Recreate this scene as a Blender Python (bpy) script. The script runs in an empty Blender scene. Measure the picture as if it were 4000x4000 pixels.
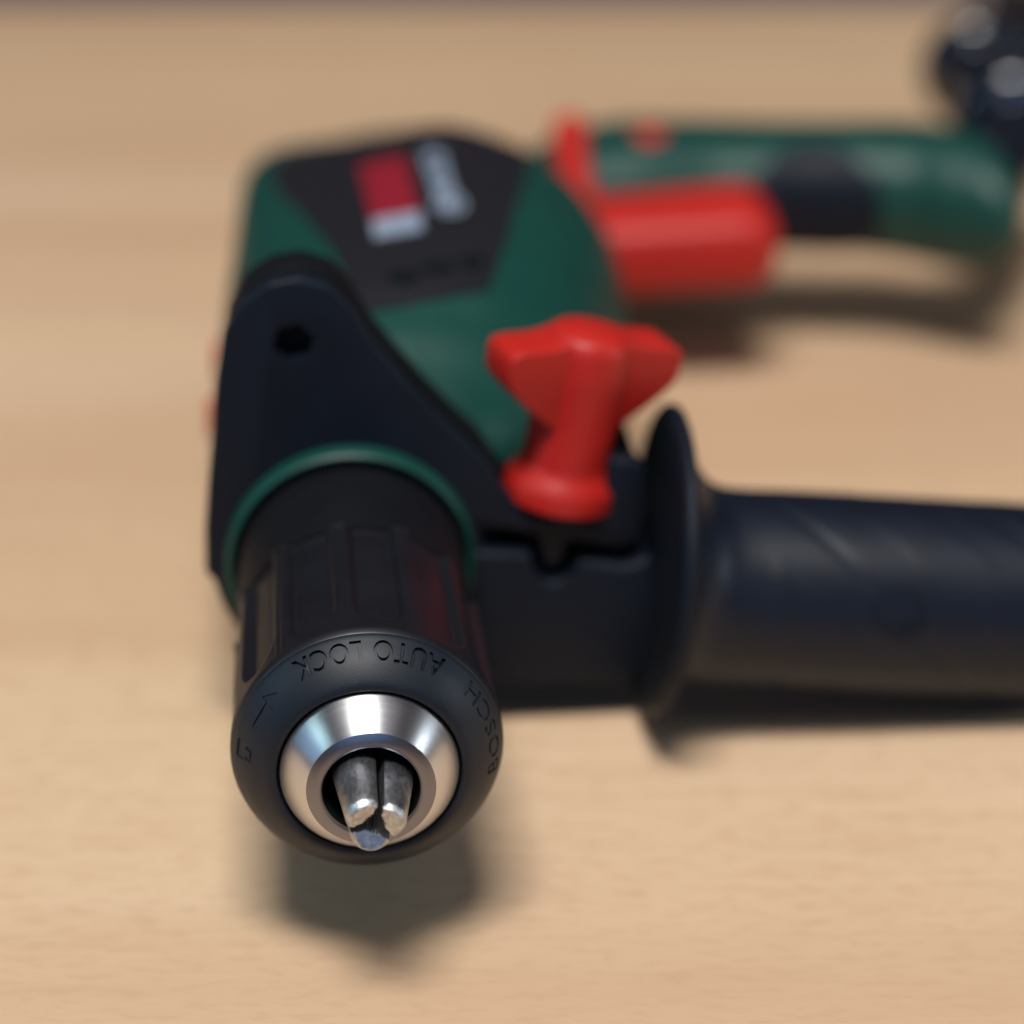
import bpy, bmesh, math, random
from mathutils import Vector, Matrix

random.seed(7)
U = 0.00088                       # metres per drawing unit
R = math.radians
scene = bpy.context.scene
COL = scene.collection

# ------------------------------------------------------------------ camera
cam_d = bpy.data.cameras.new("camera")
cam = bpy.data.objects.new("camera", cam_d)
COL.objects.link(cam)
cam.location = (0, 0, 266 * U)
cam.rotation_euler = (R(90 - 26.4), 0, 0)
cam_d.sensor_width = 36
cam_d.lens = 92.2
cam_d.clip_start = 0.01
cam_d.clip_end = 50
cam_d.dof.use_dof = True
cam_d.dof.focus_distance = 0.3715
cam_d.dof.aperture_fstop = 6.4
scene.camera = cam

# ------------------------------------------------------------------ world
world = bpy.data.worlds.new("World")
scene.world = world
world.use_nodes = True
bg = world.node_tree.nodes["Background"]
bg.inputs[0].default_value = (1.0, 0.72, 0.66, 1)
bg.inputs[1].default_value = 0.032


# ------------------------------------------------------------------ lamps
def area(name, loc, target, sx, sy, power, color):
    d = bpy.data.lights.new(name, 'AREA')
    d.shape = 'RECTANGLE'
    d.size, d.size_y = sx, sy
    d.energy = power
    d.color = color
    o = bpy.data.objects.new(name, d)
    COL.objects.link(o)
    o.location = loc
    v = Vector(target) - Vector(loc)
    o.rotation_euler = v.to_track_quat('-Z', 'Y').to_euler()
    return o


TGT = (0.0, 0.36, 0.03)
area("ceiling_lamp", (-0.12, -0.50, 2.60), TGT, 0.98, 0.66, 79, (1.0, 0.965, 0.925))
area("window_light", (-1.10, 0.05, 0.34), TGT, 0.80, 0.50, 1.0, (0.35, 0.62, 1.0))
area("window_edge_light", (-1.00, 0.14, 0.62), TGT, 0.10, 0.26, 1.0, (0.62, 0.95, 1.0))
area("room_lamp", (1.25, 0.16, 0.42), TGT, 0.26, 0.26, 2.6, (0.82, 0.92, 1.0))
area("ceiling_bounce", (0.0, 0.2, 2.3), (0.0, 0.2, 0.0), 3.2, 3.2, 5.2, (0.95, 0.92, 1.0))
area("sky_window", (0.05, -1.30, 0.46), TGT, 1.0, 0.46, 2.4, (0.16, 0.46, 1.0))

scene.view_settings.view_transform = 'Standard'
scene.view_settings.look = 'None'
scene.view_settings.exposure = 0
scene.view_settings.gamma = 1
scene.cycles.max_bounces = 8


# ------------------------------------------------------------------ materials
def mat(name, color, rough=0.5, metal=0.0, spec=0.5, bump=0.0, bscale=900.0, var=0.0, coat=0.0, wear=0.0):
    m = bpy.data.materials.new(name)
    m.use_nodes = True
    nt = m.node_tree
    b = nt.nodes["Principled BSDF"]
    b.inputs["Base Color"].default_value = (*color, 1)
    b.inputs["Roughness"].default_value = rough
    b.inputs["Metallic"].default_value = metal
    b.inputs["Specular IOR Level"].default_value = spec
    b.inputs["Coat Weight"].default_value = coat
    tc = nt.nodes.new("ShaderNodeTexCoord")
    n = nt.nodes.new("ShaderNodeTexNoise")
    n.inputs["Scale"].default_value = bscale
    n.inputs["Detail"].default_value = 4
    nt.links.new(tc.outputs["Object"], n.inputs["Vector"])
    if bump:
        bp = nt.nodes.new("ShaderNodeBump")
        bp.inputs["Strength"].default_value = bump
        bp.inputs["Distance"].default_value = 0.0002
        nt.links.new(n.outputs[0], bp.inputs["Height"])
        nt.links.new(bp.outputs[0], b.inputs["Normal"])
    n2 = nt.nodes.new("ShaderNodeTexNoise")
    n2.inputs["Scale"].default_value = 120
    n2.inputs["Detail"].default_value = 5
    nt.links.new(tc.outputs["Object"], n2.inputs["Vector"])
    mr = nt.nodes.new("ShaderNodeMapRange")
    mr.inputs[3].default_value = max(0.02, rough - 0.06)
    mr.inputs[4].default_value = min(1, rough + 0.08)
    nt.links.new(n2.outputs[0], mr.inputs[0])
    nt.links.new(mr.outputs[0], b.inputs["Roughness"])
    if wear:
        n3 = nt.nodes.new("ShaderNodeTexNoise")
        n3.inputs["Scale"].default_value = 1400
        n3.inputs["Detail"].default_value = 3
        n3.inputs["Roughness"].default_value = 0.7
        nt.links.new(tc.outputs["Object"], n3.inputs["Vector"])
        r3 = nt.nodes.new("ShaderNodeMapRange")
        r3.inputs[1].default_value = 0.64
        r3.inputs[2].default_value = 0.74
        r3.inputs[4].default_value = wear
        nt.links.new(n3.outputs[0], r3.inputs[0])
    if var:
        mx = nt.nodes.new("ShaderNodeMix")
        mx.data_type = 'RGBA'
        mx.inputs[6].default_value = (*[c * (1 - var) for c in color], 1)
        mx.inputs[7].default_value = (*[min(1, c * (1 + var)) for c in color], 1)
        nt.links.new(n2.outputs[0], mx.inputs[0])
        col = mx.outputs[2]
        if wear:
            mw = nt.nodes.new("ShaderNodeMix")
            mw.data_type = 'RGBA'
            nt.links.new(r3.outputs[0], mw.inputs[0])
            nt.links.new(col, mw.inputs[6])
            mw.inputs[7].default_value = (0.16, 0.16, 0.17, 1)
            col = mw.outputs[2]
        nt.links.new(col, b.inputs["Base Color"])
    return m


M = {}
M['black'] = mat("black_plastic", (0.0042, 0.0080, 0.0165), 0.55, spec=0.24, bump=0.15, var=0.2)
M['black_matte'] = mat("matte_black_plastic", (0.0030, 0.0040, 0.0065), 0.62, spec=0.22, bump=0.2, var=0.2)
M['chuck'] = mat("chuck_plastic", (0.0065, 0.0072, 0.0110), 0.43, spec=0.45, bump=0.12, var=0.2, wear=0.10)
M['rubber'] = mat("soft_black_rubber", (0.0036, 0.0075, 0.0175), 0.44, spec=0.36, bump=0.22, bscale=1600, var=0.2)
M['nose'] = mat("satin_black_plastic", (0.0050, 0.0095, 0.0185), 0.48, spec=0.42, bump=0.10, bscale=5000, var=0.15, wear=0.12)
M['green'] = mat("green_plastic", (0.004, 0.054, 0.043), 0.44, spec=0.42, bump=0.10, var=0.1)
M['red'] = mat("red_plastic", (0.50, 0.017, 0.012), 0.44, spec=0.42, bump=0.05, var=0.08)
M['label'] = mat("charcoal_label", (0.012, 0.012, 0.017), 0.5, spec=0.3)
M['label_red'] = mat("red_print", (0.26, 0.009, 0.024), 0.45)
M['label_white'] = mat("white_print", (0.28, 0.35, 0.46), 0.45)
M['hole'] = mat("recess_shade_black", (0.004, 0.008, 0.009), 0.8, spec=0.1)  # near-black base colour paints the shade inside bore, gap and vents
M['cord'] = mat("black_cord", (0.006, 0.010, 0.020), 0.10, spec=1.0)
M['floor'] = mat("grey_floor", (0.42, 0.43, 0.52), 0.6, bscale=60, bump=0.1, var=0.1)


def steel(name, axis_local, ring=True, base=(0.76, 0.77, 0.79), rough=0.36, aniso=0.72, speckle=0.0):
    m = bpy.data.materials.new(name)
    m.use_nodes = True
    nt = m.node_tree
    b = nt.nodes["Principled BSDF"]
    b.inputs["Base Color"].default_value = (*base, 1)
    b.inputs["Metallic"].default_value = 1
    b.inputs["Roughness"].default_value = rough
    tc = nt.nodes.new("ShaderNodeTexCoord")
    if ring:
        # turned lathe lines: fine rings that follow distance along the axis, broken up round it
        b.inputs["Anisotropic"].default_value = aniso
        tg = nt.nodes.new("ShaderNodeTangent")
        tg.direction_type = 'RADIAL'
        tg.axis = 'Y'
        nt.links.new(tg.outputs[0], b.inputs["Tangent"])
        b.inputs["Anisotropic Rotation"].default_value = 0.25
        sx = nt.nodes.new("ShaderNodeSeparateXYZ")
        nt.links.new(tc.outputs["Object"], sx.inputs[0])
        at = nt.nodes.new("ShaderNodeMath"); at.operation = 'ARCTAN2'
        nt.links.new(sx.outputs[0], at.inputs[0]); nt.links.new(sx.outputs[2], at.inputs[1])
        ml = nt.nodes.new("ShaderNodeMath"); ml.operation = 'MULTIPLY'; ml.inputs[1].default_value = 1.6
        nt.links.new(at.outputs[0], ml.inputs[0])
        my = nt.nodes.new("ShaderNodeMath"); my.operation = 'MULTIPLY'; my.inputs[1].default_value = 5200
        nt.links.new(sx.outputs[1], my.inputs[0])
        cx = nt.nodes.new("ShaderNodeCombineXYZ")
        nt.links.new(ml.outputs[0], cx.inputs[0]); nt.links.new(my.outputs[0], cx.inputs[1])
        n = nt.nodes.new("ShaderNodeTexNoise")
        n.inputs["Scale"].default_value = 1.0
        n.inputs["Detail"].default_value = 6
        nt.links.new(cx.outputs[0], n.inputs["Vector"])
        bp = nt.nodes.new("ShaderNodeBump")
        bp.inputs["Strength"].default_value = 0.22
        bp.inputs["Distance"].default_value = 0.00006
        nt.links.new(n.outputs[0], bp.inputs["Height"])
        nt.links.new(bp.outputs[0], b.inputs["Normal"])
        mr = nt.nodes.new("ShaderNodeMapRange")
        mr.inputs[3].default_value = rough - 0.06
        mr.inputs[4].default_value = rough + 0.08
        nt.links.new(n.outputs[0], mr.inputs[0])
        nt.links.new(mr.outputs[0], b.inputs["Roughness"])
    else:
        n = nt.nodes.new("ShaderNodeTexNoise")
        n.inputs["Scale"].default_value = 1500
        n.inputs["Detail"].default_value = 6
        n.inputs["Roughness"].default_value = 0.7
        mp = nt.nodes.new("ShaderNodeMapping")
        mp.inputs["Scale"].default_value = (1, 0.45, 1)
        nt.links.new(tc.outputs["Object"], mp.inputs[0])
        nt.links.new(mp.outputs[0], n.inputs["Vector"])
        bp = nt.nodes.new("ShaderNodeBump")
        bp.inputs["Strength"].default_value = 0.8
        bp.inputs["Distance"].default_value = 0.00014
        nt.links.new(n.outputs[0], bp.inputs["Height"])
        nt.links.new(bp.outputs[0], b.inputs["Normal"])
        rp = nt.nodes.new("ShaderNodeValToRGB")
        rp.color_ramp.elements[0].position = 0.35
        rp.color_ramp.elements[0].color = (*[c * 0.55 for c in base], 1)
        rp.color_ramp.elements[1].position = 0.68
        rp.color_ramp.elements[1].color = (*[min(1, c * 1.2) for c in base], 1)
        nt.links.new(n.outputs[0], rp.inputs[0])
        nt.links.new(rp.outputs[0], b.inputs["Base Color"])
    return m


M['steel'] = steel("turned_steel", 'Y')
M['rim_steel'] = steel("satin_steel", 'Y', base=(0.27, 0.27, 0.30), rough=0.36, aniso=0.3)
M['jaw'] = steel("hardened_steel", 'Y', ring=False, base=(0.64, 0.66, 0.68), rough=0.36)


def wood():
    m = bpy.data.materials.new("beech_wood")
    m.use_nodes = True
    nt = m.node_tree
    N, L = nt.nodes, nt.links
    b = N["Principled BSDF"]
    b.inputs["Specular IOR Level"].default_value = 0.35
    tc = N.new("ShaderNodeTexCoord")

    def noise(scale, sc, detail=4, rough=0.55, dist=0.0):
        mp = N.new("ShaderNodeMapping")
        mp.inputs["Scale"].default_value = sc
        L.new(tc.outputs["Object"], mp.inputs[0])
        n = N.new("ShaderNodeTexNoise")
        n.inputs["Scale"].default_value = scale
        n.inputs["Detail"].default_value = detail
        n.inputs["Roughness"].default_value = rough
        n.inputs["Distortion"].default_value = dist
        L.new(mp.outputs[0], n.inputs["Vector"])
        return n

    band = noise(15, (0.10, 1, 1), 3, 0.6, 0.4)
    grain = noise(260, (0.10, 1, 1), 5, 0.65, 0.2)
    fleck = noise(620, (0.30, 1, 1), 3, 0.6)
    tone = noise(7, (0.35, 1, 1), 3, 0.5)

    def mix(f, a, c, blend='MIX'):
        x = N.new("ShaderNodeMix")
        x.data_type = 'RGBA'
        x.blend_type = blend
        if isinstance(f, float):
            x.inputs[0].default_value = f
        else:
            L.new(f, x.inputs[0])
        for i, v in ((6, a), (7, c)):
            if isinstance(v, tuple):
                x.inputs[i].default_value = (*v, 1)
            else:
                L.new(v, x.inputs[i])
        return x.outputs[2]

    def ramp(n, p0, p1):
        r = N.new("ShaderNodeMapRange")
        r.inputs[1].default_value = p0
        r.inputs[2].default_value = p1
        r.clamp = True
        L.new(n.outputs[0], r.inputs[0])
        return r.outputs[0]

    c1 = mix(ramp(tone, 0.3, 0.7), (0.705, 0.515, 0.318), (0.665, 0.475, 0.325))
    c2 = mix(ramp(band, 0.38, 0.62), c1, (0.590, 0.395, 0.248))
    g = N.new("ShaderNodeMath"); g.operation = 'MULTIPLY'; g.inputs[1].default_value = 0.45
    L.new(ramp(grain, 0.48, 0.72), g.inputs[0])
    c3 = mix(g.outputs[0], c2, (0.540, 0.350, 0.215))
    f = N.new("ShaderNodeMath"); f.operation = 'MULTIPLY'; f.inputs[1].default_value = 0.42
    L.new(ramp(fleck, 0.50, 0.64), f.inputs[0])
    c4 = mix(f.outputs[0], c3, (0.53, 0.335, 0.205))
    L.new(c4, b.inputs["Base Color"])
    rr = N.new("ShaderNodeMapRange")
    rr.inputs[3].default_value = 0.42
    rr.inputs[4].default_value = 0.58
    L.new(grain.outputs[0], rr.inputs[0])
    L.new(rr.outputs[0], b.inputs["Roughness"])
    bp = N.new("ShaderNodeBump")
    bp.inputs["Strength"].default_value = 0.15
    bp.inputs["Distance"].default_value = 0.0003
    L.new(fleck.outputs[0], bp.inputs["Height"])
    L.new(bp.outputs[0], b.inputs["Normal"])
    return m


M['wood'] = wood()


# ------------------------------------------------------------------ mesh helpers
def link(name, me, material, parent=None, smooth=40):
    if smooth is not None:
        for p in me.polygons:
            p.use_smooth = True
        me.set_sharp_from_angle(angle=R(smooth))
    me.materials.append(material) if not me.materials else None
    o = bpy.data.objects.new(name, me)
    COL.objects.link(o)
    if parent is not None:
        o.parent = parent
    return o


def bm_mesh(bm, name, scale=True):
    bmesh.ops.remove_doubles(bm, verts=bm.verts, dist=1e-4)
    bmesh.ops.recalc_face_normals(bm, faces=bm.faces)
    if scale:
        bmesh.ops.scale(bm, vec=(U, U, U), verts=bm.verts)
    me = bpy.data.meshes.new(name)
    bm.to_mesh(me)
    bm.free()
    return me


def add_rings(bm, rings, cap0=True, cap1=True, closed=True):
    vr = [[bm.verts.new(p) for p in r] for r in rings]
    n = len(rings[0])
    for a, b in zip(vr, vr[1:]):
        for i in range(n if closed else n - 1):
            j = (i + 1) % n
            bm.faces.new((a[i], a[j], b[j], b[i]))
    if cap0:
        bm.faces.new(vr[0])
    if cap1:
        bm.faces.new(vr[-1])
    return vr


def lathe_rings(profile, seg, origin, axis, xdir, rfun=None):
    """profile: list of (t, r) along axis"""
    ax = Vector(axis).normalized()
    x = Vector(xdir)
    x = (x - ax * x.dot(ax)).normalized()
    y = ax.cross(x)
    o = Vector(origin)
    out = []
    for t, r in profile:
        ring = []
        for i in range(seg):
            a = 2 * math.pi * i / seg
            rr = rfun(t, r, a) if rfun else r
            ring.append(o + ax * t + x * (rr * math.cos(a)) + y * (rr * math.sin(a)))
        out.append(ring)
    return out


def lathe(profile, seg, origin, axis, xdir=(0, 0, 1), rfun=None, cap0=False, cap1=False):
    bm = bmesh.new()
    add_rings(bm, lathe_rings(profile, seg, origin, axis, xdir, rfun), cap0, cap1)
    return bm


def add_prism(bm, poly, s0, s1, bevel=0.0, seg=3, frame=None):
    """poly in (w, z) extruded along s; or in a frame (origin, ex, ez, es)"""
    if frame is None:
        f = lambda p, s: Vector((p[0], s, p[1]))
    else:
        o, ex, ez, es = frame
        f = lambda p, s: o + ex * p[0] + ez * p[1] + es * s
    a = [bm.verts.new(f(p, s0)) for p in poly]
    b = [bm.verts.new(f(p, s1)) for p in poly]
    n = len(poly)
    fs = [bm.faces.new(a), bm.faces.new(b[::-1])]
    for i in range(n):
        fs.append(bm.faces.new((a[i], b[i], b[(i + 1) % n], a[(i + 1) % n])))
    if bevel:
        bmesh.ops.recalc_face_normals(bm, faces=fs)
        es_ = set()
        for fc in fs[:2]:
            es_.update(fc.edges)
        for fc in fs[2:]:
            for e in fc.edges:
                if len(e.link_faces) == 2 and e.calc_face_angle(0) > R(25):
                    es_.add(e)
        bmesh.ops.bevel(bm, geom=list(es_), offset=bevel, segments=seg, affect='EDGES', profile=0.5, clamp_overlap=True)


def smooth_poly(pts, n=6):
    """Catmull-Rom closed"""
    out = []
    k = len(pts)
    for i in range(k):
        p0, p1, p2, p3 = (Vector((*pts[(i + j - 1) % k], 0)) for j in range(4))
        for q in range(n):
            t = q / n
            v = 0.5 * ((2 * p1) + (p2 - p0) * t + (2 * p0 - 5 * p1 + 4 * p2 - p3) * t * t + (3 * p1 - p0 - 3 * p2 + p3) * t ** 3)
            out.append((v.x, v.y))
    return out


def round_poly(pts, r, n=5):
    """round every corner with radius about r"""
    out = []
    k = len(pts)
    for i in range(k):
        p0, p1, p2 = (Vector((*pts[(i + j - 1) % k], 0)) for j in range(3))
        a = (p0 - p1); b = (p2 - p1)
        d = min(r, a.length * 0.45, b.length * 0.45)
        A = p1 + a.normalized() * d
        B = p1 + b.normalized() * d
        for q in range(n + 1):
            t = q / n
            v = A * (1 - t) ** 2 + p1 * 2 * t * (1 - t) + B * t * t
            out.append((v.x, v.y))
    return out


def interp(tab, s):
    if s <= tab[0][0]:
        return tab[0][1:]
    for a, b in zip(tab, tab[1:]):
        if s <= b[0]:
            t = (s - a[0]) / (b[0] - a[0])
            t = t * t * (3 - 2 * t) * 0.35 + t * 0.65
            return tuple(x + (y - x) * t for x, y in zip(a[1:], b[1:]))
    return tab[-1][1:]


# ------------------------------------------------------------------ setting
def make_table():
    bm = bmesh.new()
    x0, x1, y0, y1, z0, z1 = -900, 900, 215, 966, -30, 0
    vs = [bm.verts.new((x, y, z)) for z in (z0, z1) for y in (y0, y1) for x in (x0, x1)]
    for q in ((0, 1, 3, 2), (4, 5, 7, 6), (0, 1, 5, 4), (2, 3, 7, 6), (0, 2, 6, 4), (1, 3, 7, 5)):
        bm.faces.new([vs[i] for i in q])
    bmesh.ops.recalc_face_normals(bm, faces=bm.faces)
    bmesh.ops.bevel(bm, geom=list(bm.edges), offset=2.5, segments=3, affect='EDGES', profile=0.5)
    o = link("table_top", bm_mesh(bm, "table_top"), M['wood'])
    o["kind"] = "structure"
    bm = bmesh.new()
    vs = [bm.verts.new((x, y, -820)) for x, y in ((-3000, -1500), (3000, -1500), (3000, 5000), (-3000, 5000))]
    bm.faces.new(vs)
    o = link("floor", bm_mesh(bm, "floor"), M['floor'])
    o["kind"] = "structure"


make_table()

# ------------------------------------------------------------------ drill
PSI = R(5.48)
drill = bpy.data.objects.new("power_drill", None)
COL.objects.link(drill)
drill.location = (-21.6 * U, 347.5 * U, 0)
drill.rotation_euler = (0, 0, PSI)
drill["label"] = "green and black corded hammer drill lying on its side on the wooden table"
drill["category"] = "drill"
ZA = 38.0
AX = (0, 1, 0)
AO = (0, 0, ZA)

# origin of chuck parts sits on the spindle, so radial textures follow it


def spindle_obj(name, bm, material, parent, smooth=40):
    bmesh.ops.translate(bm, vec=(0, 0, -ZA), verts=bm.verts)
    o = link(name, bm_mesh(bm, name), material, parent, smooth)
    o.location = (0, 0, ZA * U) if parent == drill else (0, 0, 0)
    return o


# --- chuck sleeve with twelve scalloped flutes
NF = 12


def sleeve_r(t, r, a):
    # a measured from +z; flutes
    k = (a / (2 * math.pi) * NF + 0.25) % 1.0
    d = abs(k - 0.5) * (360 / NF)          # degrees off flute centre
    # rounded front end of flute
    end = 26.6
    hw = 11.8
    if t < end + 7:
        q = max(0.0, (end + 7 - t) / 7)
        hw = hw * math.sqrt(max(0.0, 1 - q * q))
    dep = 0.0
    if hw > 0:
        e = (hw - d) / 3.2
        e = max(0.0, min(1.0, e))
        dep = 1.7 * e * e * (3 - 2 * e)
    # two fine raised lines on the ridge between flutes
    rib = 0.0
    dm = abs(d - 13.6)
    if 25.5 < t < 62 and dm < 0.8:
        rib = 0.10 * (0.5 + 0.5 * math.cos(math.pi * dm / 0.8))
    return r - dep + rib


prof = []
t = 22.2
prof += [(22.6, 20.6), (22.9, 21.9), (23.5, 22.35), (24.2, 22.55)]
t = 24.5
while t < 62.4:
    prof.append((t, 22.65 - 0.020 * (t - 24)))
    t += 0.45
prof += [(62.6, 21.8), (63.2, 22.15), (63.8, 22.2), (64.4, 22.0), (64.8, 21.4), (64.9, 20.5)]
chuck = spindle_obj("chuck_sleeve", lathe(prof, 480, AO, AX, rfun=sleeve_r), M['chuck'], drill, 55)
chuck["label"] = "black fluted chuck sleeve"

# serrated edge teeth behind the sleeve
bm = lathe([(64.6, 20.4), (64.8, 20.9), (66.5, 21.1), (80, 21.2), (88.5, 21.0), (90.5, 20.2), (91.5, 18)], 160, AO, AX)
spindle_obj("chuck_collar", bm, M['black_matte'], drill)

# --- chuck nose with engraved lettering
NOSE = [(17.8, 15.0), (16.9, 15.05), (16.35, 15.3), (16.2, 15.8), (16.4, 16.5), (16.95, 17.3), (17.7, 18.2), (18.5, 19.05), (19.3, 19.8),
        (20.1, 20.45), (20.9, 21.0), (21.7, 21.5), (22.4, 21.95), (23.0, 22.2), (23.6, 22.1)]
# finer interpolation so the surface stays smooth round the lettering
fine = []
for a, b in zip(NOSE, NOSE[1:]):
    for q in range(3):
        f = q / 3
        fine.append((a[0] + (b[0] - a[0]) * f, a[1] + (b[1] - a[1]) * f))
fine.append(NOSE[-1])


def smooth_profile(p, it=3):
    p = [tuple(x) for x in p]
    for _ in range(it):
        p = [p[0]] + [((p[i - 1][0] + 2 * p[i][0] + p[i + 1][0]) / 4, (p[i - 1][1] + 2 * p[i][1] + p[i + 1][1]) / 4) for i in range(1, len(p) - 1)] + [p[-1]]
    return p


fine = smooth_profile(fine)
nose_bm = lathe(fine, 240, AO, AX)
# close the inside so that it is a solid for engraving
inner = [(fine[-1][0], 19.0), (21.0, 17.6), (18.4, 14.3)]
nose_bm.free()
nose_bm = lathe(fine + inner + [fine[0]], 240, AO, AX)

# arc-length table over the visible band
band_pts = [p for p in fine if 16.3 <= p[0] and p[1] > 15.6]
arc = [0.0]
for a, b in zip(band_pts, band_pts[1:]):
    arc.append(arc[-1] + math.hypot(b[0] - a[0], b[1] - a[1]))


def band_at(v):
    """v: arc distance from the front edge of the band -> (t, r, nt, nr)"""
    v = max(0.0, min(arc[-1] - 1e-4, v))
    for i in range(len(arc) - 1):
        if v <= arc[i + 1]:
            f = (v - arc[i]) / (arc[i + 1] - arc[i])
            a, b = band_pts[i], band_pts[i + 1]
            tx, rx = b[0] - a[0], b[1] - a[1]
            l = math.hypot(tx, rx)
            return a[0] + tx * f, a[1] + rx * f, -rx / l, tx / l


def text_mesh(body, size=1.0, spacing=1.0, bold=0.0, depth=0.5):
    c = bpy.data.curves.new("lettering", 'FONT')
    c.body = body
    c.size = size
    c.align_x = 'CENTER'
    c.space_character = spacing
    c.offset = bold
    c.resolution_u = 4
    c.extrude = depth
    o = bpy.data.objects.new("lettering", c)
    COL.objects.link(o)
    bpy.context.view_layer.update()
    dg = bpy.context.evaluated_depsgraph_get()
    me = bpy.data.meshes.new_from_object(o.evaluated_get(dg))
    bpy.data.objects.remove(o)
    bpy.data.curves.remove(c)
    return me


def band_cutter(me, ang, vbase, vsign, width_r=19.0, h0=-0.42, h1=0.9):
    """wrap text mesh (x, y, z=+-depth) on the nose band. Letter tops point to the front.
    ang: angle (deg) from top, positive to the right of the picture, of the text centre"""
    bm = bmesh.new()
    bm.from_mesh(me)
    bmesh.ops.remove_doubles(bm, verts=bm.verts, dist=1e-5)
    for v in bm.verts:
        x, y, z = v.co
        a = R(ang) - x / width_r            # reading runs right -> left over the top
        t, r, nt_, nr_ = band_at(vbase - y * vsign)
        h = h1 if z > 0 else h0
        tt, rr = t + nt_ * h, r + nr_ * h
        v.co = (rr * math.sin(a), tt, rr * math.cos(a))
    bmesh.ops.recalc_face_normals(bm, faces=bm.faces)
    if bm.calc_volume(signed=True) < 0:
        bmesh.ops.reverse_faces(bm, faces=bm.faces)
    out = bpy.data.meshes.new("cutter")
    bm.to_mesh(out)
    bm.free()
    return out


bmesh.ops.translate(nose_bm, vec=(0, 0, -ZA), verts=nose_bm.verts)
nose = link("chuck_nose", bm_mesh(nose_bm, "chuck_nose", False), M['nose'], drill, 50)
nose.location = (0, 0, ZA * U)
nose["label"] = "satin black chuck nose with engraved lettering"
VB = arc[-1]
cuts = []


def islands(me):
    """split a text mesh into its letters (loose pieces)"""
    bm = bmesh.new()
    bm.from_mesh(me)
    bmesh.ops.remove_doubles(bm, verts=bm.verts, dist=1e-4)
    seen, out = set(), []
    for v in bm.verts:
        if v in seen:
            continue
        st, comp = [v], []
        seen.add(v)
        while st:
            q = st.pop()
            comp.append(q)
            for e in q.link_edges:
                n = e.other_vert(q)
                if n not in seen:
                    seen.add(n)
                    st.append(n)
        idx = {q: i for i, q in enumerate(comp)}
        faces = [[idx[x] for x in f.verts] for f in bm.faces if f.verts[0] in idx]
        m = bpy.data.meshes.new("letter")
        m.from_pydata([tuple(q.co) for q in comp], [], faces)
        out.append(m)
    bm.free()
    return out


letters = [("AUTO LOCK", 1.6, 5.3, VB * 0.80, 23.6), ("BOSCH", 76, 4.4, VB * 0.80, 16.0)]
for body, ang, size, vb, span in letters:
    variants = []
    for bold in ((0.13, 0.10, 0.07, 0.03) if body[0] == 'A' else (0.05, 0.03, 0.02, 0.0)):
        tm = text_mesh(body, size, 1.12, bold)
        xs = [v.co.x for v in tm.vertices]
        mid, k = (min(xs) + max(xs)) / 2, span / (max(xs) - min(xs))
        for v in tm.vertices:
            v.co.x = (v.co.x - mid) * k
        pcs = sorted(islands(tm), key=lambda m: min(v.co.x for v in m.vertices))
        variants.append(pcs)
    h0 = -0.60 if body[0] == 'A' else -0.22
    for q in range(len(variants[0])):
        # several slightly different cutters of one letter: the first that cuts cleanly is used
        cuts.append([band_cutter(vs_[q], ang + jit, vb, 1.0, h0=h0) for vs_ in variants if q < len(vs_) for jit in (0.0, 0.13, -0.11)])


def poly_cut(polys, ang, vbase):
    bm = bmesh.new()
    for poly in polys:
        a = [bm.verts.new((x, y, 0.5)) for x, y in poly]
        b = [bm.verts.new((x, y, -0.5)) for x, y in poly]
        bm.faces.new(a); bm.faces.new(b[::-1])
        for i in range(len(a)):
            j = (i + 1) % len(a)
            bm.faces.new((a[i], b[i], b[j], a[j]))
    me = bpy.data.meshes.new("marks")
    bm.to_mesh(me)
    bm.free()
    return band_cutter(me, ang, vbase, 1.0, h0=-0.16)


cuts.append([poly_cut([[(-4.2, 0.9), (-1.5, 2.6), (-1.5, 1.25), (3.2, 1.25), (3.2, 0.55), (-1.5, 0.55), (-1.5, -0.8)]], -58, VB * 0.62)])
cuts.append([poly_cut([[(-1.5, -0.5), (1.5, -0.5), (1.5, 1.5), (-1.5, 1.5)], [(-1.2, 1.9), (-0.6, 1.9), (-0.6, 2.9), (0.6, 2.9), (0.6, 1.9), (1.2, 1.9), (1.2, 3.4), (-1.2, 3.4)]], -82, VB * 0.75)])


def bool_diff(target, cutter_me):
    co = bpy.data.objects.new("cutter", cutter_me)
    COL.objects.link(co)
    co.parent = drill
    co.location = target.location
    md = target.modifiers.new("engrave", 'BOOLEAN')
    md.operation = 'DIFFERENCE'
    md.solver = 'EXACT'
    md.object = co
    bpy.context.view_layer.update()
    me = bpy.data.meshes.new_from_object(target.evaluated_get(bpy.context.evaluated_depsgraph_get()))
    target.modifiers.clear()
    bpy.data.objects.remove(co)
    def vol(m):
        b = bmesh.new()
        b.from_mesh(m)
        v = b.calc_volume(signed=True)
        b.free()
        return v
    v0, v1, vc = vol(target.data), vol(me), abs(vol(cutter_me))

    def proud(v):
        r, t_ = math.hypot(v.co.x, v.co.z), v.co.y
        lim = max([p[1] for p in fine if abs(p[0] - t_) < 0.6] or [99])
        return r > lim + 0.12
    if 0.1 * vc < v0 - v1 < 0.95 * vc and not any(proud(v) for v in me.vertices):
        target.data = me
        return True
    return False


for cm in cuts:
    if not any(bool_diff(nose, c) for c in cm):
        print("CUT FAILED")
new = nose.data
new.transform(Matrix.Scale(U, 4))
nose.data = new
for p in new.polygons:
    p.use_smooth = True
new.set_sharp_from_angle(angle=R(40))

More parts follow.
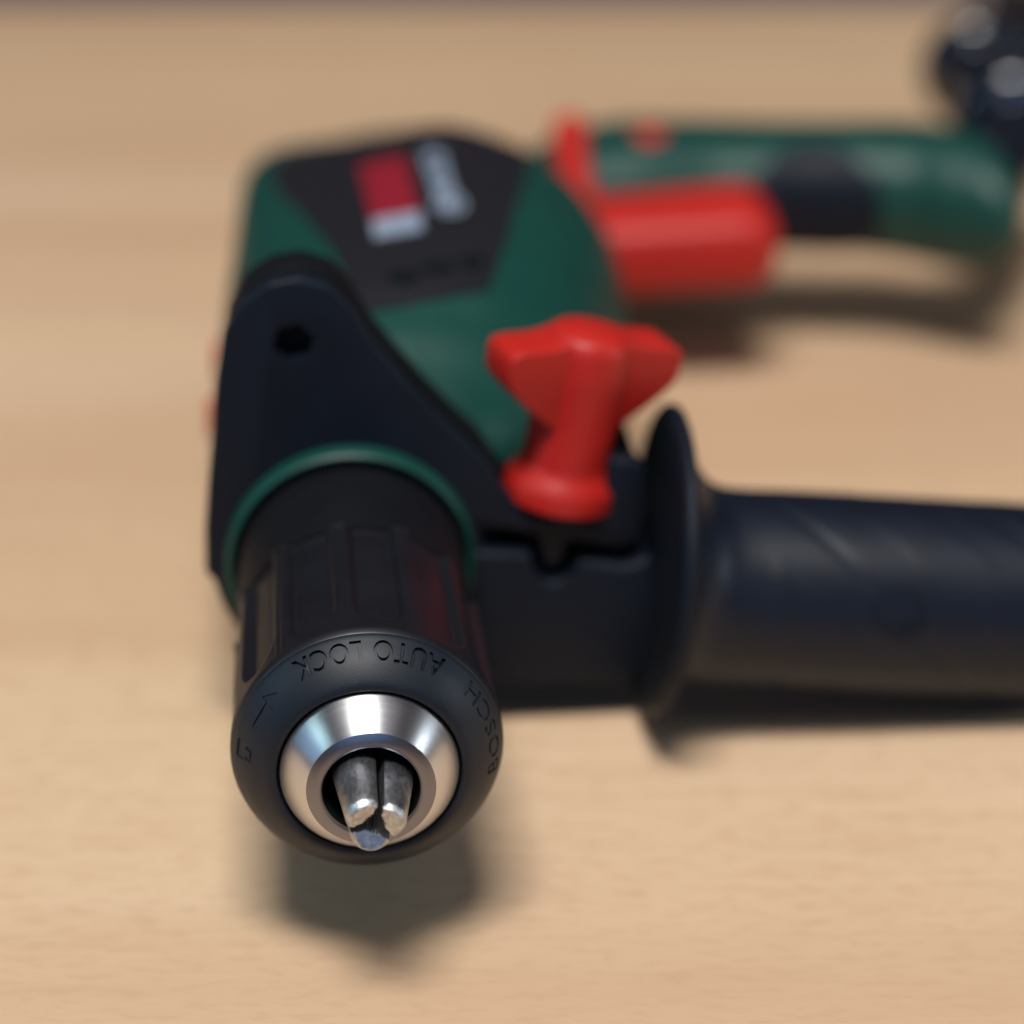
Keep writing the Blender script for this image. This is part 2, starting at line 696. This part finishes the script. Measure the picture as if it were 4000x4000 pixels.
# --- steel cone, rim and bore
bm = lathe([(18.4, 14.2), (17.0, 14.65), (16.75, 14.6), (11.6, 10.75), (11.35, 10.5)], 240, AO, AX)
cone = spindle_obj("steel_cone", bm, M['steel'], drill, 60)
cone["label"] = "bright turned steel cone of the chuck"
bm = lathe([(11.37, 10.52), (10.95, 9.6), (10.75, 8.6), (10.8, 8.2), (11.1, 7.95)], 200, AO, AX)
spindle_obj("cone_rim", bm, M['rim_steel'], cone, 60)
bm = lathe([(11.1, 7.95), (12.5, 7.8), (30, 7.8), (30, 0.01)], 120, AO, AX)
spindle_obj("bore", bm, M['hole'], cone, 60)  # bore walls coloured black for the shade inside
# black ring painted as the shade in the gap between cone and nose
bm = lathe([(17.8, 14.0), (17.8, 15.6)], 120, AO, AX)
spindle_obj("gap_shade_ring", bm, M['hole'], cone, 60)


# --- three jaws
def jaw_mesh(ang):
    """ang: direction of jaw centre in degrees from up, positive to the right"""
    bm = bmesh.new()
    rings = []
    rnd = random.Random(int(ang))
    teeth = [rnd.uniform(-0.16, 0.16) for _ in range(12)]
    gap = 0.70

    def section(R0, tfun):
        c = R0 * 0.40
        rho = R0 * 0.66
        pts = []
        n = 22
        # wedge apex, moved out by the gap and a small bore
        apex = gap / math.sin(R(60))
        inner0 = 1.05
        # walk: inner start (left side) -> outer arc -> inner end -> teeth
        def side(rad, sgn):
            # point on the flat flank at distance rad from axis
            y = math.sqrt(max(rad * rad - gap * gap, 0))
            dx, dy = math.sin(R(60)) * sgn, math.cos(R(60))
            nx, ny = -dy * sgn, math.sin(R(60))
            return (dx * y + nx * gap, dy * y + ny * gap)
        def outer(th):
            dx, dy = math.sin(th), math.cos(th)
            b = c * dy
            r = b + math.sqrt(max(b * b - c * c + rho * rho, 0))
            return r
        ro = outer(R(56))
        A = [side(r, -1) for r in (1.75, 2.1, 2.7, ro * 0.93)]
        # rounded corner
        arcp = []
        for i in range(n + 1):
            th = R(-52 + 104 * i / n)
            r = outer(th)
            arcp.append((r * math.sin(th), r * math.cos(th)))
        B = [side(r, 1) for r in (ro * 0.93, 2.7, 2.1, 1.75)]
        # toothed bore edge
        ins = []
        m = 8
        for i in range(1, m):
            f = i / m
            x = B[-1][0] * (1 - f) + A[0][0] * f
            y = B[-1][1] * (1 - f) + A[0][1] * f
            y += 0.28 * math.sin(math.pi * f) + (0.22 if i % 2 else -0.22) + teeth[i] * 0.4
            ins.append((x, y))
        return A + arcp + B + ins

    prof = [(0.0, 3.95), (0.22, 4.2), (1.15, 4.78), (1.35, 4.88), (4, 5.25), (8, 5.85), (12, 6.5), (18, 7.2), (28, 7.4)]
    a = R(ang)
    ca, sa = math.cos(a), math.sin(a)
    for k, (t, R0) in enumerate(prof):
        ring = []
        for (x, y) in section(R0, None):
            # end face hollowed towards the axis
            tt = t
            if k < 2:
                tt = t + max(0.0, (4.2 - y)) * 0.42
            X = x * ca + y * sa
            Z = -x * sa + y * ca
            ring.append((X, tt, Z + ZA))
        rings.append(ring)
    add_rings(bm, rings)
    # bevel flanks slightly along the end face
    bmesh.ops.recalc_face_normals(bm, faces=bm.faces)
    return bm


for ang in (-43, 77, 197):
    j = spindle_obj("jaw", jaw_mesh(ang), M['jaw'], cone, 28)
    j["label"] = {-43: "upper left steel jaw", 77: "right steel jaw", 197: "lowest steel jaw, its tip shining blue"}[ang]

# --- green collar ring
bm = lathe([(108, 23.6), (91.5, 23.6), (89.6, 23.5), (88.9, 23.2), (88.6, 22.7), (88.9, 22.1), (90.2, 21.7), (93, 21.4), (93, 20)], 160, AO, AX)
spindle_obj("collar_ring", bm, M['green'], drill, 50)

# --- motor housing
HS = [  # s, wmin, wmax, zbot, ztop, exponent left, exponent right, roof slope
    (97, -20, 22, 18, 50, 2.1, 2.1, 0),
    (103, -23, 26, 13, 53.5, 2.2, 2.2, 0),
    (110, -25, 32, 9, 57.5, 2.3, 2.2, 0),
    (120, -26, 40, 5, 63, 2.5, 2.25, 0),
    (132, -26.5, 47, 2.5, 68.6, 2.7, 2.3, 0.3),
    (146, -26, 54, 1.2, 72.8, 2.8, 2.3, 1.2),
    (165, -25, 60, 0.8, 74.8, 3.0, 2.3, 2.2),
    (190, -23.5, 66, 0.6, 75, 3.6, 2.25, 4.2),
    (215, -21.5, 68.5, 0.8, 75, 5.0, 2.15, 8.0),
    (235, -20.2, 68, 1.5, 74.6, 8.0, 2.0, 10.5),
    (250, -19.6, 65.5, 3, 71.5, 10.0, 1.9, 10.2),
    (265, -19, 62, 5, 66, 10.0, 1.9, 7.5),
    (285, -17, 60, 9, 58, 8.0, 1.9, 3.0),
    (303, -12, 60, 14, 52, 3.0, 2.0, 1.0),
    (312, -8, 56, 20, 50, 2.2, 2.0, 0),
    (316, 2, 48, 28, 44, 2.0, 2.0, 0),
]
WPK = 31.0


def roof(w, w0, k):
    return k * max(0.0, (WPK - w) / (WPK - w0)) ** 1.15


def housing_ring(s, n=96):
    w0, w1, z0, z1, el, er, k = interp(HS, s)
    wc, hw, zc, hz = (w0 + w1) / 2, (w1 - w0) / 2, (z0 + z1) / 2, (z1 - z0) / 2
    out = []
    for i in range(n):
        a = 2 * math.pi * i / n
        c, sn = math.cos(a), math.sin(a)
        e = el if c < 0 else er
        w = wc + hw * math.copysign(abs(c) ** (2 / e), c)
        z = zc + hz * math.copysign(abs(sn) ** (2 / e), sn)
        if z > zc:
            z -= roof(w, w0, k) * (z - zc) / hz
        out.append((w, s, z))
    return out


def housing_z(w, s):
    w0, w1, z0, z1, el, er, k = interp(HS, s)
    wc, hw, zc, hz = (w0 + w1) / 2, (w1 - w0) / 2, (z0 + z1) / 2, (z1 - z0) / 2
    e = el if w < wc else er
    q = min(0.999, abs((w - wc) / hw))
    f = (1 - q ** e) ** (1 / e)
    return zc + (hz - roof(w, w0, k)) * f


bm = bmesh.new()
ss = [97 + i * 2.5 for i in range(int((316 - 97) / 2.5) + 1)] + [316]
add_rings(bm, [housing_ring(s) for s in ss])
housing = link("motor_housing", bm_mesh(bm, "motor_housing"), M['green'], drill, 50)
housing["label"] = "green plastic motor housing"

# --- label plate on the upper side
LEFT = [(4.5, 137), (0, 165), (-5, 190), (-9.5, 212), (-12, 232), (-10, 252), (-4, 262)]
RIGHT = [(31, 145), (36, 165), (41, 190), (46, 215), (48.5, 235), (46, 250), (38, 262)]


def edge_at(tab, v):
    k = v * (len(tab) - 1)
    i = min(int(k), len(tab) - 2)
    f = k - i
    return tab[i][0] + (tab[i + 1][0] - tab[i][0]) * f, tab[i][1] + (tab[i + 1][1] - tab[i][1]) * f


def patch(left, right, off, nu=24, nv=36, bow=0.0):
    bm = bmesh.new()
    g = []
    for j in range(nv + 1):
        row = []
        v = j / nv
        a, b = edge_at(left, v), edge_at(right, v)
        for i in range(nu + 1):
            u = i / nu
            w = a[0] + (b[0] - a[0]) * u
            s = a[1] + (b[1] - a[1]) * u - bow * (1 - (2 * u - 1) ** 2) * (1 - v)
            row.append((w, s))
        g.append(row)
    vt = [[bm.verts.new((w, s, housing_z(w, s) + off)) for w, s in row] for row in g]
    vb = [[bm.verts.new((w, s, housing_z(w, s) - 0.6)) for w, s in row] for row in g]
    for j in range(nv):
        for i in range(nu):
            bm.faces.new((vt[j][i], vt[j][i + 1], vt[j + 1][i + 1], vt[j + 1][i]))
    for i in range(nu):
        bm.faces.new((vb[0][i], vb[0][i + 1], vt[0][i + 1], vt[0][i]))
        bm.faces.new((vt[nv][i], vt[nv][i + 1], vb[nv][i + 1], vb[nv][i]))
    for j in range(nv):
        bm.faces.new((vt[j][0], vt[j + 1][0], vb[j + 1][0], vb[j][0]))
        bm.faces.new((vb[j][nu], vb[j + 1][nu], vt[j + 1][nu], vt[j][nu]))
    return bm


plate = link("label_plate", bm_mesh(patch(LEFT, RIGHT, 0.5, bow=1.5), "label_plate"), M['label'], drill, 50)
plate["label"] = "charcoal label plate with a red block and white lettering"
link("red_print", bm_mesh(patch([(8.8, 178), (8.0, 219)], [(19.0, 180.5), (18.4, 220.5)], 0.8, 8, 14), "red_print"), M['label_red'], plate, 50)
link("white_print", bm_mesh(patch([(8.9, 166), (8.9, 177.4)], [(19.2, 169), (19.2, 179.9)], 0.8, 8, 6), "white_print"), M['label_white'], plate, 50)


def surface_text(name, body, w, s0, size, material, off, spacing=1.0, stretch=1.0, slant=0.0):
    me = text_mesh(body, size, spacing, 0.02 * size, 0.05)
    bm = bmesh.new()
    bm.from_mesh(me)
    x0 = min(v.co.x for v in bm.verts)
    for v in bm.verts:
        x, y, z = v.co
        ss_ = s0 + (x - x0) * stretch
        ww = w - y + slant * (ss_ - s0)
        v.co = (ww, ss_, housing_z(ww, ss_) + off + (0.25 if z > 0 else -0.25))
    return link(name, bm_mesh(bm, name), material, plate, None)


surface_text("lettering", "BOSCH", 27.6, 190, 6.6, M['label_white'], 0.75, 1.0, 1.45, -0.03)
# round emblem in front of the lettering
bm = bmesh.new()
for r0, r1 in ((3.3, 4.4), (0.1, 2.3)):
    ra = [(25.8 + r0 * 0.8 * math.cos(a), 183.5 + r0 * 1.5 * math.sin(a)) for a in [2 * math.pi * i / 40 for i in range(40)]]
    rb = [(25.8 + r1 * 0.8 * math.cos(a), 183.5 + r1 * 1.5 * math.sin(a)) for a in [2 * math.pi * i / 40 for i in range(40)]]
    va = [bm.verts.new((w, s, housing_z(w, s) + 0.9)) for w, s in ra]
    vb = [bm.verts.new((w, s, housing_z(w, s) + 0.9)) for w, s in rb]
    for i in range(40):
        j = (i + 1) % 40
        bm.faces.new((va[i], va[j], vb[j], vb[i]))
link("emblem", bm_mesh(bm, "emblem"), M['label_white'], plate, None)
for w, s in ((13.9, 147.5), (20.8, 151.5), (27.6, 155)):
    bm = lathe([(0.9, 0.02), (0.75, 3.0), (0.6, 3.3), (-1.5, 3.3)], 28, (w, s, housing_z(w, s)), (0, 0, 1), (1, 0, 0))  # raised discs, not openings; black colour paints the shade of vent holes
    link("vent_shade_disc", bm_mesh(bm, "vent_shade_disc"), M['hole'], plate, 40)

# --- mode switch on the drill's upper edge (left in the picture)
for s, z, w in ((164, 36, -25.9), (190, 38, -24.6)):
    bm = bmesh.new()
    add_prism(bm, round_poly([(w - 1.6, z - 3), (w + 3, z - 4), (w + 3, z + 4), (w - 1.6, z + 3)], 1.2), s - 4, s + 4, 0.6)
    link("mode_switch", bm_mesh(bm, "mode_switch"), M['red'], drill, 40)


# --- main handle: sections along w
HD = [  # w, s centre, s half, z centre, z half, exponent
    (48, 284, 12, 36, 11, 2.3),
    (58, 287, 18, 37.5, 14.5, 2.3),
    (66, 290, 20.5, 38.5, 16.3, 2.3),
    (80, 292, 21, 39, 17, 2.3),
    (100, 293, 19.5, 39, 16, 2.3),
    (120, 291.5, 18.5, 39, 15.5, 2.3),
    (136, 289, 18.5, 39, 15.8, 2.3),
    (148, 286, 20, 39, 16.5, 2.3),
    (158, 281, 22, 39, 17, 2.3),
    (166, 276, 22.5, 39, 16.5, 2.2),
    (171, 272, 20, 39, 14.5, 2.1),
    (174.5, 269, 13, 39, 9, 2.0),
]


def handle_ring(w, grow=0.0, n=48):
    sc, sh, zc, zh, e = interp(HD, w)
    out = []
    for i in range(n):
        a = 2 * math.pi * i / n
        c, sn = math.cos(a), math.sin(a)
        out.append((w, sc + (sh + grow) * math.copysign(abs(c) ** (2 / e), c), zc + (zh + grow) * math.copysign(abs(sn) ** (2 / e), sn)))
    return out


bm = bmesh.new()
add_rings(bm, [handle_ring(48 + i * 2.0) for i in range(62)] + [handle_ring(172.5), handle_ring(174.5)])
handle = link("pistol_grip", bm_mesh(bm, "pistol_grip"), M['green'], drill, 50)
handle["label"] = "green pistol grip with red trigger"
# rubber pad wrapped round the front of the grip
bm = bmesh.new()
rings = []
pad_n = 36
for k in range(25):
    w = 108 + 34 * k / 24
    f = math.sin(math.pi * k / 24) ** 0.5
    r0 = handle_ring(w, 0.7 * f + 0.05, 96)
    # keep front half: angles 100..260 deg, plus overlap on top
    half = 68 * f
    ring = []
    sc, sh, zc, zh, e = interp(HD, w)
    for i in range(pad_n):
        a = R(187 - half + 2 * half * i / (pad_n - 1))
        c, sn = math.cos(a), math.sin(a)
        g = 0.7 * f + 0.05
        ring.append((w, sc + (sh + g) * math.copysign(abs(c) ** (2 / e), c), zc + (zh + g) * math.copysign(abs(sn) ** (2 / e), sn)))
    rings.append(ring)
add_rings(bm, rings, False, False, closed=False)
link("rubber_pad", bm_mesh(bm, "rubber_pad"), M['black'], handle, 50)

# --- trigger
bm = bmesh.new()
tr = []
for k in range(15):
    f = k / 14
    w = 66 + 46 * f
    e = 3.6
    endf = 1.0
    if f > 0.84:
        q = (f - 0.84) / 0.16
        endf = math.sqrt(max(0.02, 1 - (q * 0.96) ** 2))
    sc, sh = 266, 17 * (0.7 + 0.3 * endf)
    zc, zh = 33.8 + 1.6 * f, 10.7 * (0.45 + 0.55 * endf)
    ring = []
    for i in range(36):
        a = 2 * math.pi * i / 36
        c, sn = math.cos(a), math.sin(a)
        ring.append((w, sc + sh * math.copysign(abs(c) ** (2 / e), c), zc + zh * math.copysign(abs(sn) ** (2 / e), sn)))
    tr.append(ring)
add_rings(bm, tr)
link("trigger", bm_mesh(bm, "trigger"), M['red'], drill, 60)


def tube(path, rad, seg=14, name="tube", closed=False, cap=True):
    """path: points; rad: number or list"""
    bm = bmesh.new()
    pts = [Vector(p) for p in path]
    rings = []
    up = Vector((0, 0, 1))
    for i, p in enumerate(pts):
        a = pts[max(0, i - 1)]
        b = pts[min(len(pts) - 1, i + 1)]
        d = (b - a).normalized()
        x = d.cross(up)
        if x.length < 1e-3:
            x = d.cross(Vector((1, 0, 0)))
        x.normalize()
        y = x.cross(d)
        r = rad[i] if isinstance(rad, list) else rad
        rings.append([p + x * (r * math.cos(2 * math.pi * k / seg)) + y * (r * math.sin(2 * math.pi * k / seg)) for k in range(seg)])
    add_rings(bm, rings, cap, cap)
    return bm


def crv(pts, n=8):
    out = []
    k = len(pts)
    for i in range(k - 1):
        p0 = Vector(pts[max(0, i - 1)]); p1 = Vector(pts[i]); p2 = Vector(pts[i + 1]); p3 = Vector(pts[min(k - 1, i + 2)])
        for q in range(n):
            t = q / n
            out.append(0.5 * ((2 * p1) + (p2 - p0) * t + (2 * p0 - 5 * p1 + 4 * p2 - p3) * t * t + (3 * p1 - p0 - 3 * p2 + p3) * t ** 3))
    out.append(Vector(pts[-1]))
    return out


# --- direction lever and lock button
pth = crv([(66.5, 254, 41), (64, 260, 45.5), (63, 270, 50.5), (63.2, 279, 55), (63.8, 287, 60)], 6)
link("direction_lever", bm_mesh(tube(pth, [4.4] * (len(pth) - 3) + [4.0, 3.4, 2.2], 18), "direction_lever"), M['red'], drill, 60)
bm = lathe([(-3, 5.2), (1.2, 5.2), (2.2, 4.7), (2.8, 3.5), (3.0, 0.02)], 32, (84, 287, 53), (0, -0.15, 1), (1, 0, 0))
link("lock_button", bm_mesh(bm, "lock_button"), M['red'], drill, 50)

# --- cord sleeve and cord
bp = crv([(168, 276, 39), (182, 302, 40), (191, 330, 41), (194, 378, 41), (210, 430, 34)], 110)
rad = []
for q in bp:
    base = 12.0 - 2.0 * max(0.0, min(1.0, (q.y - 276) / 150))
    bump = sum(math.sqrt(max(0.0, 36 - (q.y - yb) ** 2)) * 0.95 for yb in (329, 380))
    rad.append(base + bump)
sl = link("cord_sleeve", bm_mesh(tube(bp, rad, 32), "cord_sleeve"), M['cord'], drill, 60)
pts = [(208, 350, 41), (214, 366, 37), (226, 380, 30)]
cx, cy, cr = 262, 440, 38
n_loop = 6
path = []
for i in range(n_loop * 24 + 1):
    a = -2.3 + 2 * math.pi * i / 24
    lp = i / 24
    rr = cr + 5.5 * math.sin(lp * 2.1) + 2.0 * math.sin(a * 2 + lp)
    zz = 8 + 7.6 * lp + 2.0 * math.sin(a * 1.0 + lp * 1.7)
    path.append((cx + rr * math.cos(a), cy + rr * 1.1 * math.sin(a), zz))
path = pts[::-1] and path
cpath = [Vector(p) for p in path[::-1]]
lead = crv([(211, 426, 35), (224, 436, 34), (232, 446, 38), tuple(cpath[0])], 6)
link("power_cord", bm_mesh(tube(lead[:-1] + cpath, 4.6, 14), "power_cord"), M['cord'], drill, 60)

# ------------------------------------------------------------------ side handle
ring_c = (0.0, ZA)


def arc_pts(cx, cz, r, a0, a1, n):
    return [(cx + r * math.cos(R(a0 + (a1 - a0) * i / n)), cz + r * math.sin(R(a0 + (a1 - a0) * i / n))) for i in range(n + 1)]


lobe = [(-27.0, 45), (-26, 54), (-24.8, 63), (-23.6, 74), (-21.6, 84.5), (-18.2, 90.6), (-13.2, 94), (-7.5, 94.9), (-2.2, 93), (1.6, 88.6),
        (5.0, 82), (9.5, 75.8), (15.0, 68.8), (20.8, 62.2), (26.0, 56.5), (29.2, 51.0), (32.5, 46.5), (36, 45), (46, 44), (48, 46), (48.6, 55.2), (50, 56.6),
        (54.6, 55.8), (56, 54), (56, 43), (55.2, 39.6), (52, 37.4), (41.5, 39.6), (40.4, 35.4), (38.6, 34), (36.6, 34.6), (35.4, 41.2), (24.2, 43.8)]
poly = lobe + arc_pts(0, ZA, 25.2, 6, 0, 2) + arc_pts(0, ZA, 26.0, -8, -172, 24) + [(-27.4, 36)]
bm = bmesh.new()
add_prism(bm, poly, 92.5, 96.5, 0.9, 3)
clamp = link("side_handle_clamp", bm_mesh(bm, "side_handle_clamp"), M['black'], drill, 35)
clamp["label"] = "black side handle clamp plate round the drill neck"
# depth stop hole
cyl = lathe([(0, 0.01), (0, 3.9), (30, 3.9), (30, 0.01)], 6, (-9.2, 82, 82.4), (0, 1, 0), (0.3, 0, 1))
cme = bm_mesh(cyl, "cutter")
co = bpy.data.objects.new("cutter", cme)
COL.objects.link(co)
co.parent = drill


def apply_cut(o, co):
    md = o.modifiers.new("cut", 'BOOLEAN')
    md.solver = 'EXACT'
    md.object = co
    bpy.context.view_layer.update()
    me = bpy.data.meshes.new_from_object(o.evaluated_get(bpy.context.evaluated_depsgraph_get()))
    o.modifiers.clear()
    o.data = me


apply_cut(clamp, co)
# rear half of the clamp
lob2 = [(x * 0.98 + 0.3, ZA + (z - ZA) * 0.985) for x, z in lobe[:17]]
poly2 = lob2 + [(36, 44), (30, 36)] + arc_pts(0, ZA, 25.6, -8, -172, 24)
bm = bmesh.new()
add_prism(bm, poly2, 100.5, 110, 0.8, 2)
back = link("clamp_rear", bm_mesh(bm, "clamp_rear"), M['black_matte'], clamp, 35)
apply_cut(back, co)
bpy.data.objects.remove(co)
bm = bmesh.new()
add_prism(bm, [(ZA * 0 + x * 0.86 - 1.0, ZA + (z - ZA) * 0.86) for x, z in poly2], 96.0, 101, 0)
link("clamp_core", bm_mesh(bm, "clamp_core"), M['black_matte'], clamp, 35)
# upper jaw of the clamp behind its front plate, lower jaw block
bm = bmesh.new()
add_prism(bm, [(26, 45), (34, 43.5), (35.6, 42), (41.5, 41), (52, 39.2), (55, 43), (55, 54), (50, 55), (47, 45.5), (33, 47)], 96.2, 116, 0.8, 2)
link("clamp_upper_jaw", bm_mesh(bm, "clamp_upper_jaw"), M['black'], clamp, 35)
low = [(21, 39), (34.2, 37.6), (35.6, 32.2), (38.6, 31.2), (41.8, 33), (43, 36), (52.5, 34), (57.0, 36), (58.5, 30), (57.5, 12), (54, 8.5), (24, 9.5), (16, 18), (18, 30)]
bm = bmesh.new()
add_prism(bm, low, 91.2, 117, 1.0, 3)
link("clamp_lower_jaw", bm_mesh(bm, "clamp_lower_jaw"), M['black'], clamp, 35)

# wing screw
ko = Vector((40.2, 99.0, 46.2))
kd = Vector((math.sin(R(9.5)), 0.02, math.cos(R(9.5)))).normalized()
bm = lathe([(0, 0.02), (0, 10.6), (0.5, 11.0), (3.6, 11.0), (4.3, 10.7), (6.2, 9.3), (7.0, 8.7), (8.4, 8.4), (24, 8.4), (31, 8.4), (33.2, 7.8), (34.2, 6.6), (34.6, 0.02)], 48, ko, kd, (1, 0, 0))
yw = R(21)
kx = Vector((math.cos(yw), math.sin(yw), 0))
kx = (kx - kd * kx.dot(kd)).normalized()
ky = kd.cross(kx)
wing = smooth_poly([(-6, 15.8), (-10.5, 18.2), (-15, 21.4), (-18.6, 24.8), (-19.2, 27.2), (-19.2, 30.2), (-17.4, 31.8), (-10, 32.4), (-4.5, 34), (0, 34.4), (4.5, 34), (10, 32.6), (17.4, 32.0), (19.2, 30.4), (19.2, 27.4), (18.6, 25), (15, 21.6), (10.5, 18.4), (6, 16)], 3)
wing = [(x * 0.95, y) for x, y in wing]
add_prism(bm, wing, -5.3, 5.3, 1.9, 4, frame=(ko, kx, kd, ky))
wsc = link("wing_screw", bm_mesh(bm, "wing_screw"), M['red'], clamp, 38)
wsc["label"] = "red plastic wing screw of the side handle"

# flange and grip
slope = R(-6.2)
fo = Vector((57.8, 94.5, 33.6))
go = Vector((55.4, 94.5, 29.0))
gd = Vector((math.cos(slope), 0.0, math.sin(slope)))
bm = lathe([(0, 0.02), (0, 10), (0.5, 20), (0.1, 27), (0.3, 29.4), (0.9, 30.2), (1.8, 30.5), (2.7, 30.2), (3.1, 29.4), (3.5, 28.0), (3.9, 26.0), (4.3, 23.0), (4.6, 19.0)],
           96, fo, gd, (0, 0, 1))
link("flange", bm_mesh(bm, "flange"), M['black'], clamp, 55)


def grip_r(t, r, a):
    d = 0.0
    if 22 < t < 96:
        k = (a / (2 * math.pi) * 3 - t / 42.0) % 1.0
        q = abs(k - 0.5)
        if q < 0.05:
            d -= 0.32 * (0.5 + 0.5 * math.cos(math.pi * q / 0.05))
        k2 = (a / (2 * math.pi) * 3 - t / 42.0 + 0.18) % 1.0
        if k2 < 0.36:
            d += 0.10
    return r + d


gp = [(5.0, 27.2), (5.9, 25.6), (7.0, 23.8), (8.4, 22.2), (10, 20.9), (12, 20.0), (14.5, 19.5), (17, 19.25), (20, 19.2)]
t = 21
while t < 88:
    gp.append((t, 19.2 + 0.25 * math.sin((t - 20) / 70 * math.pi)))
    t += 1.0
gp += [(90, 18.3), (93, 17.4), (95, 16), (96, 12), (96.3, 0.02)]
bm = bmesh.new()
grings = lathe_rings(gp, 140, go, gd, (0, 0, 1), grip_r)
for (t, r), ring in zip(gp, grings):
    q = max(0.0, min(1.0, (14 - t) / 9))
    for v in ring:
        v.z += (fo.z - go.z) * q * q * (3 - 2 * q)
add_rings(bm, grings, False, False)
grip = link("side_grip", bm_mesh(bm, "side_grip"), M['rubber'], clamp, 55)
grip["label"] = "black rubber side grip with spiral grooves"

# round emblem moulded into the grip
gx = Vector((0, 0, 1))
gx = (gx - gd * gx.dot(gd)).normalized()
gy = gd.cross(gx)


def on_grip(t, a, r):
    return go + gd * t + gx * (r * math.cos(a)) + gy * (r * math.sin(a))


ge = max((-1, 1), key=lambda q: (gx * 0.35 + gy * q).dot(Vector((0, -1, 0.35))))
a0, t0 = ge * R(70), 47.0
bm = bmesh.new()
for r0, r1 in ((3.9, 5.6),):
    ra, rb, rc = [], [], []
    for i in range(40):
        q = 2 * math.pi * i / 40
        ra.append(bm.verts.new(on_grip(t0 + r0 * math.cos(q), a0 + r0 * math.sin(q) / 19.5, 19.75)))
        rb.append(bm.verts.new(on_grip(t0 + r1 * math.cos(q), a0 + r1 * math.sin(q) / 19.5, 19.75)))
        rc.append(bm.verts.new(on_grip(t0 + r1 * 1.03 * math.cos(q), a0 + r1 * 1.03 * math.sin(q) / 19.5, 18.9)))
    for i in range(40):
        j = (i + 1) % 40
        bm.faces.new((ra[i], ra[j], rb[j], rb[i]))
        bm.faces.new((rb[i], rb[j], rc[j], rc[i]))
link("emblem", bm_mesh(bm, "emblem"), M['black'], grip, 40)
